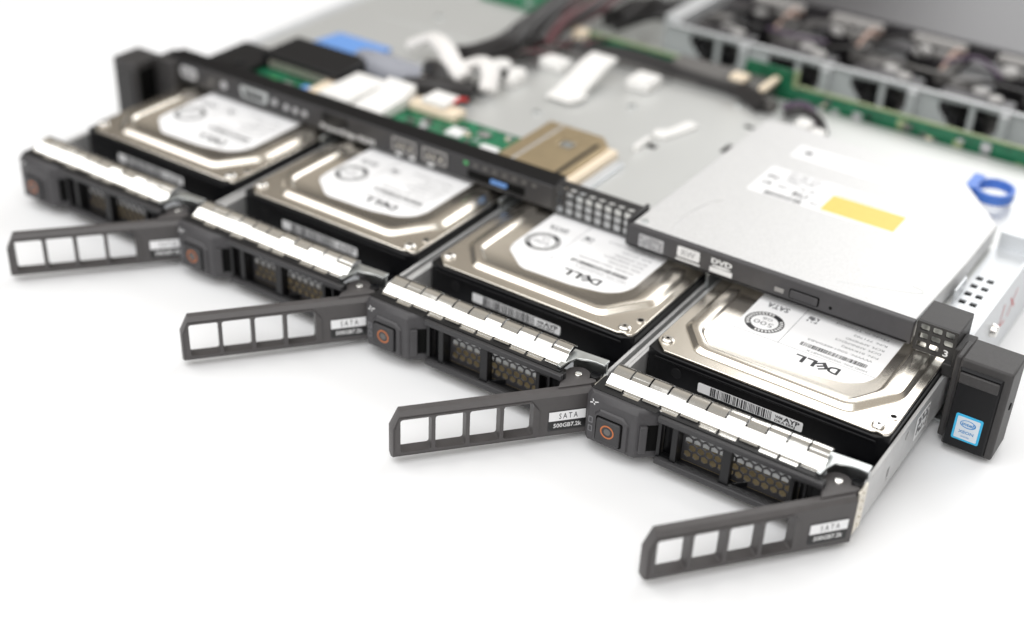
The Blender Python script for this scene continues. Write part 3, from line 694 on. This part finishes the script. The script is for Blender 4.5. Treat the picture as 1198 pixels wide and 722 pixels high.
# cables
one(MB().tube([(74, 82, 34), (88, 76, 38), (102, 75, 38), (112, 80, 35)], 8.0, 14), 'cable_bundle', 'cable_grey', 'thick grey blue cable bundle behind the white plug and black header', 'cable')
one(MB().tube([(84, 112, 38), (98, 112, 45), (112, 104, 46), (124, 96, 42), (134, 92, 38)], 5.6, 12, .6), 'white_cable', 'cable_white', 'thick white cable arching over the black cables', 'cable')
one(MB().tube([(124, 102, 38), (136, 104, 44), (146, 98, 43), (150, 90, 36)], 5.0, 12, .6), 'white_cable', 'cable_white', 'short white cable loop in front of the thick white arch', 'cable')
one(MB().tube([(108, 96, 36), (120, 88, 40), (126, 82, 36)], 4.5, 10).tube([(112, 70, 35), (132, 72, 39), (146, 82, 36)], 5.0, 10), 'black_cable', 'cable_black', 'black cable ends under the white cables', 'cable')
def harness(label, pts, r, n, mats, spread):
    h = thing('cable_harness', label, 'cable', pts[0])
    for k in range(n):
        a = 2*math.pi*k/n+.4; q = []
        for i, p in enumerate(pts):
            w = spread*(1+.35*math.sin(i*1.7+k)); b = a+i*.8
            q.append((p[0]+w*math.cos(b), p[1]+.4*w*math.cos(b), p[2]+w*.7*math.sin(b)))
        sub(h, MB().tube(q, r*(.8+.4*random.random()), 8), 'strand', mats[k % len(mats)])
harness('thick black cable harness running back from the white cables to the fans', [(112, 118, 36), (126, 136, 40), (124, 160, 42), (122, 190, 44), (118, 225, 44), (112, 260, 44)], 2.8, 7, ('cable_black', 'cable_black', 'cable_black', 'cable_maroon'), 4.4)
harness('dark maroon cable harness beside the thick black one', [(140, 156, 38), (138, 180, 42), (140, 205, 44), (136, 250, 44)], 2.4, 5, ('cable_maroon', 'cable_black', 'cable_black'), 3.6)
harness('black sleeved cable lying along the foot of the green backplane', [(156, 168, 35), (182, 176, 36), (220, 178, 35), (252, 178, 35), (274, 168, 34)], 3.2, 4, ('cable_black', 'cable_black', 'mid_plastic', 'cable_black'), 2.8)
harness('tangle of black cables between the harness and the fan wall end plate', [(148, 225, 34), (160, 240, 40), (172, 250, 40), (178, 285, 38)], 3.2, 6, ('cable_black',), 6)
one(MB().tube([(280, 174, 34), (288, 178, 37), (296, 176, 36), (302, 168, 33)], 2.0, 8), 'thin_wire', 'wire_violet', 'thin violet wire curling behind the optical drive', 'wire')
one(MB().tube([(284, 168, 34), (294, 172, 36), (304, 168, 35), (310, 160, 33)], 2.2, 8), 'thin_wire', 'cable_black', 'thin black wire curling behind the optical drive', 'wire')
one(MB().box(296, 304, 152, 160, 31.5, 38).box(305, 312, 150, 158, 31.5, 36), 'cable_plug', 'white_plastic', 'white plug behind the rear edge of the optical drive', 'plug', .6)
def wires(label, ends, mats, r=1.1):
    h = thing('wire_bundle', label, 'wires', ends[0][0])
    for k, pts in enumerate(ends): sub(h, MB().tube(pts, r, 7), 'strand', mats[k % len(mats)])
    return h
wb = wires('loose black and white wires lying between the black header and the white cables', [[(88+k*4, 64+k*2, 34), (96+k*4, 72+2*k, 37+k % 3), (110+3*k, 78+(k*7) % 9, 36+k % 2), (126+2*k, 84+(k*5) % 13, 35)] for k in range(8)], ('cable_black', 'cable_grey', 'cable_black', 'cable_maroon', 'cable_white'))
for (x, y, m) in ((126, 86, 'black_plastic'), (134, 80, 'white_plastic'), (140, 90, 'black_plastic'), (120, 74, 'black_plastic'), (148, 108, 'white_plastic'), (142, 114, 'black_plastic')):
    sub(wb, MB().box(x, x+6, y, y+8, 31.6, 37), 'plug', m, .5)
wires('thin dark wires crossing the foot of the black harness near the maroon one', [[(126+k*3, 120+k*5, 34), (140+k*2, 134+k*5, 40), (150+k, 150+k*4, 37), (146+k*3, 172+k*3, 38)] for k in range(7)], ('cable_black', 'cable_maroon', 'cable_black', 'mid_plastic'), 1.3)
wires('thin dark wires strung over the tops of the cooling fans', [[(196+k*38, 246+(k*7) % 14, 43), (214+k*38, 238+(k*5) % 11, 46.5), (232+k*38, 250+(k*3) % 9, 43.5)] for k in range(6)]+[[(206+k*42, 268, 43), (222+k*42, 276+(k*4) % 9, 46), (240+k*42, 266, 43)] for k in range(5)], ('cable_black', 'wire_violet', 'cable_black', 'mid_plastic'), 1.2)
# cable clips on the bay cover
one(MB().prism([(178, 31.6), (188, 31.6), (192, 33), (193, 35), (180, 35)], 112, 122, lambda u, v, w: (u, w, v)).prism([(110, 32), (124, 33), (134, 36), (146, 40), (156, 41.5), (156, 44), (144, 43), (122, 36), (108, 34)], 174, 190, lambda u, v, w: (w, u, v)), 'cable_clip', 'white_plastic', 'tall white plastic cable clip slanting up from the bare steel sheet', 'clip', .8)
one(MB().box(200, 214, 148, 164, 31.6, 37.5), 'cable_clip', 'white_plastic', 'square white plastic clip beside the black sleeved cable', 'clip', 1.2)
one(MB().box(148, 164, 142, 152, 31.6, 38), 'cable_clip', 'white_plastic', 'low white plastic clip at the foot of the maroon cable harness', 'clip', 1.5)
one(MB().cyl((137, 122, 31.6), 6, 7, 'z', 14).cyl((150, 118, 31.6), 5, 7, 'z', 14), 'cable_clip', 'white_plastic', 'pair of round white pegs at the end of the white cables', 'clip', 1)
# card module with a tan metal cage
cg = thing('card_cage', 'tan metal card cage behind the vent holes, with a small square cut in its top', 'card cage', (218, 48, 31.5))
sub(cg, MB().prism([(197, 21), (235.5, 21), (235.5, 70), (228, 78), (197, 78)], 31.6, 37, holes=[rrect(214, 222, 56, 64, .6)]), 'cage', 'tan_metal', .3)
sub(cg, MB().box(215, 221, 57, 63, 36.2, 36.9), 'square_clip', 'zinc_steel', .1)
sub(cg, MB().box(205, 206.4, 22, 76, 37.02, 37.2), 'seam', 'rail_grey', 0)
sub(cg, MB().box(229.6, 231.6, 22, 68, 37.02, 37.25), 'seam', 'black_plastic', 0)
sub(cg, MB().box(236, 241, 21, 70, 31.6, 36.4), 'cream_bar', 'cream_plastic', .5)
sub(cg, MB().box(241.4, 247, 21, 66, 31.6, 33.2), 'steel_ledge', 'wall_steel', .3)
sub(cg, MB().cyl((283, 21.8, 31.6), 3, 5, 'z', 14), 'white_peg', 'white_plastic', .8)
# blue release loop
lp = MB()
for (rx, ry) in ((9.2, 10),):
    lp.prism(circ(402, 143, ry, 28, rx/ry), 34, 38.8, holes=[circ(402, 143, ry-1.5, 28, (rx-1.5)/(ry-1.5))])
lp.box(389.5, 394.5, 136, 152, 34.5, 39)
one(lp, 'release_loop', 'blue_plastic', 'blue plastic finger loop at the rear right corner of the optical drive', 'finger loop', .5)
# backplane
bpn = thing('backplane_board', 'long upright green backplane board in front of the fan wall, with one taller step', 'circuit board', (285, 195, 1.8))
bo = [(144, 2), (430, 2), (430, 38.8), (279, 37.6), (279, 47.6), (248, 47.6), (246, 37), (144, 37)]
bo = [(144, 2), (430, 2), (430, 39.5), (278.5, 37.6), (277.5, 46.8), (249, 46.8), (247, 37), (144, 37)]
sub(bpn, MB().prism(bo, 193.2, 194.6, lambda u, v, w: (u, w, v)), 'board', 'backplane_green')
sub(bpn, MB().box(145, 246, 193.0, 195.4, 36.9, 37.6).box(280, 430, 193.0, 195.4, 38.6, 39.3).box(276.6, 279, 193, 195.4, 38, 47), 'board_edge', 'board_edge')
sub(bpn, MB().box(210, 268, 176, 193, 33, 40), 'edge_socket', 'mid_plastic', .6)
sub(bpn, MB().box(247, 256, 176, 184, 40.02, 43), 'socket_latch', 'cream_plastic', .8)
sub(bpn, MB().box(266, 270, 172, 192, 40.02, 42.6), 'socket_latch', 'cream_plastic', .6)
for k, x in enumerate((300, 312, 336, 352, 366, 380, 398)): sub(bpn, MB().box(x, x+5, 192.4, 193.1, 26+(k % 3)*3, 31+(k % 3)*3), 'chip', 'ink_silver' if k % 2 else 'board_edge', .1)
for k in range(26):
    x, z = 284+random.random()*130, 24+random.random()*11; w = 1.5+random.random()*4
    sub(bpn, MB().box(x, x+w, 192.2, 193.1, z, z+1.2+random.random()*2), 'chip', random.choice(('board_edge', 'ink_silver', 'black_plastic', 'mid_plastic', 'cream_plastic')), .1)
one(MB().cyl((146, 190, 30), 5, 9, 'z', 14), 'cable_plug', 'cream_plastic', 'small cream cap at the left end of the backplane board', 'plug', .6)
# fan wall with dark openings
fwl = thing('fan_wall', 'silver sheet metal wall with pairs of dark cut corners in front of the row of fans', 'fan bracket', (310, 226, 1.8))
hs = []
XC = [165+50.6*k for k in range(6)]
for k in range(1, 6):
    xc = 216+49.4*(k-1)
    hs.append([(xc-18, 39), (xc-18, 34), (xc-8, 22), (xc-1.6, 22), (xc-1.6, 39.5)])
    hs.append([(xc+1.4, 39.5), (xc+1.4, 22), (xc+8, 22), (xc+14.5, 30), (xc+14.5, 39)])
sub(fwl, MB().prism([(184, 2), (432, 2), (432, 41.5), (184, 41.5)], 226, 227.2, lambda u, v, w: (u, w, v), holes=hs), 'sheet', 'fan_steel')
sub(fwl, MB().box(183, 432, 224.4, 227.4, 41.6, 43.0), 'top_flange', 'fan_steel', .8)
for k in range(1, 6):
    xc = 216+49.4*(k-1); sub(fwl, MB().box(xc+15, xc+20, 221, 226, 26, 41.4), 'bent_tab', 'fan_steel', .8)
sub(fwl, MB().box(180, 190, 227.5, 300, 2, 46), 'end_plate', 'fan_steel', .8)
# fans
fan = thing('cooling_fan', None, 'fan', (0, 0, 0), 'row of cooling fans')
fr_ = MB().prism(rrect(-20, 20, 3, 42, 2), 0, 10, lambda u, v, w: (u, w, v), holes=[circ(0, 22.5, 17.5, 28)])
fr2 = MB().prism(rrect(-20, 20, 3, 42, 2), 46, 58, lambda u, v, w: (u, w, v), holes=[circ(0, 22.5, 17.5, 28)])
fan.location = (0, 0, 0)
fr_.build('frame', 'shroud_black', fan, .5); fr2.build('frame', 'shroud_black', fan, .5)
MB().cyl((0, 6, 22.5), 7.5, 46, 'y', 20).build('hub', 'black_plastic', fan, .5)
for k in range(7):
    a = 2*math.pi*k/7; b = MB()
    vs = []
    for (r, t, y) in ((7, -.2, 8), (7, .3, 20), (17, .45, 22), (17, -.25, 6)): vs.append((r*math.cos(a+t), y, 22.5+r*math.sin(a+t)))
    vs += [(x, y+1.2, z) for x, y, z in vs]
    b.add(vs, [(0, 1, 2, 3), (7, 6, 5, 4), (0, 4, 5, 1), (1, 5, 6, 2), (2, 6, 7, 3), (3, 7, 4, 0)]); b.build('blade', 'mid_plastic', fan)
MB().prism([(-20, 10.2), (-2, 10.2), (4, 24), (-4, 45.8), (-20, 45.8)], 33, 41).build('side_block', 'black_plastic', fan, 1)
MB().prism([(-19, 12), (-10, 10.5), (-3, 16), (-5, 30), (-16, 26)], 41.1, 43.5).build('top_plate', 'mid_plastic', fan, 1)
MB().cyl((-1, 14, 38), 4.6, 5, 'z', 16).build('grommet', 'white_grey', fan, 1)
MB().cyl((9, 6, 40), 4.0, 4, 'z', 16).build('grommet', 'white_grey', fan, 1)
MB().cyl((4, 48, 40), 5.0, 5, 'z', 16).build('grommet', 'white_grey', fan, 1.2)
MB().cyl((14, 50, 40), 5.0, 4, 'z', 16).build('grommet', 'mid_plastic', fan, 1.2)
MB().box(-8, 24, 60, 68, 41.5, 45.5).build('lift_handle', 'grey_plastic', fan, 1.8)
MB().box(18, 26, 30, 56, 33, 40).build('plug', 'mid_plastic', fan, .8)
MB().tube([(20, 34, 40), (22, 44, 45), (24, 54, 42)], 1.1, 8).build('lead', 'wire_copper', fan)
MB().tube([(18, 46, 41), (21, 56, 45), (24, 62, 42)], 1.1, 8).build('lead', 'wire_copper', fan)
kids = kidmap()
flab = ['leftmost cooling fan behind the silver fan wall', 'second cooling fan from the left behind the silver fan wall', 'middle cooling fan in the row behind the silver fan wall', 'fourth cooling fan from the left behind the silver fan wall', 'rightmost cooling fan at the right edge of the photo']
for i in range(5):
    o = fan if i == 0 else copy_tree(fan, kids)
    o.location = ((214+49.6*i)*S, .2305, 0); o['label'] = flab[i]
ar = thing('air_shroud', 'dark grey plastic air shroud covering everything behind the fans', 'air shroud', (310, 390, 1.8))
sub(ar, MB().prism([(185, 303), (432, 303), (432, 478), (185, 478)], 42, 45), 'top', 'shroud_black', 1)
sub(ar, MB().box(186, 431, 304, 306, 2, 41.9), 'front_wall', 'shroud_black', .5)
rb = thing('circuit_board', 'green circuit board at the top edge behind the black cable harness', 'circuit board', (90, 262, 1.8))
sub(rb, MB().box(60, 116, 212, 310, 32, 33.6), 'board', 'board_green')
for k in range(6): sub(rb, MB().box(66+k*8, 70+k*8, 216+(k % 3)*9, 221+(k % 3)*9, 33.6, 35), 'chip', 'ink_silver' if k % 2 else 'black_plastic', .2)
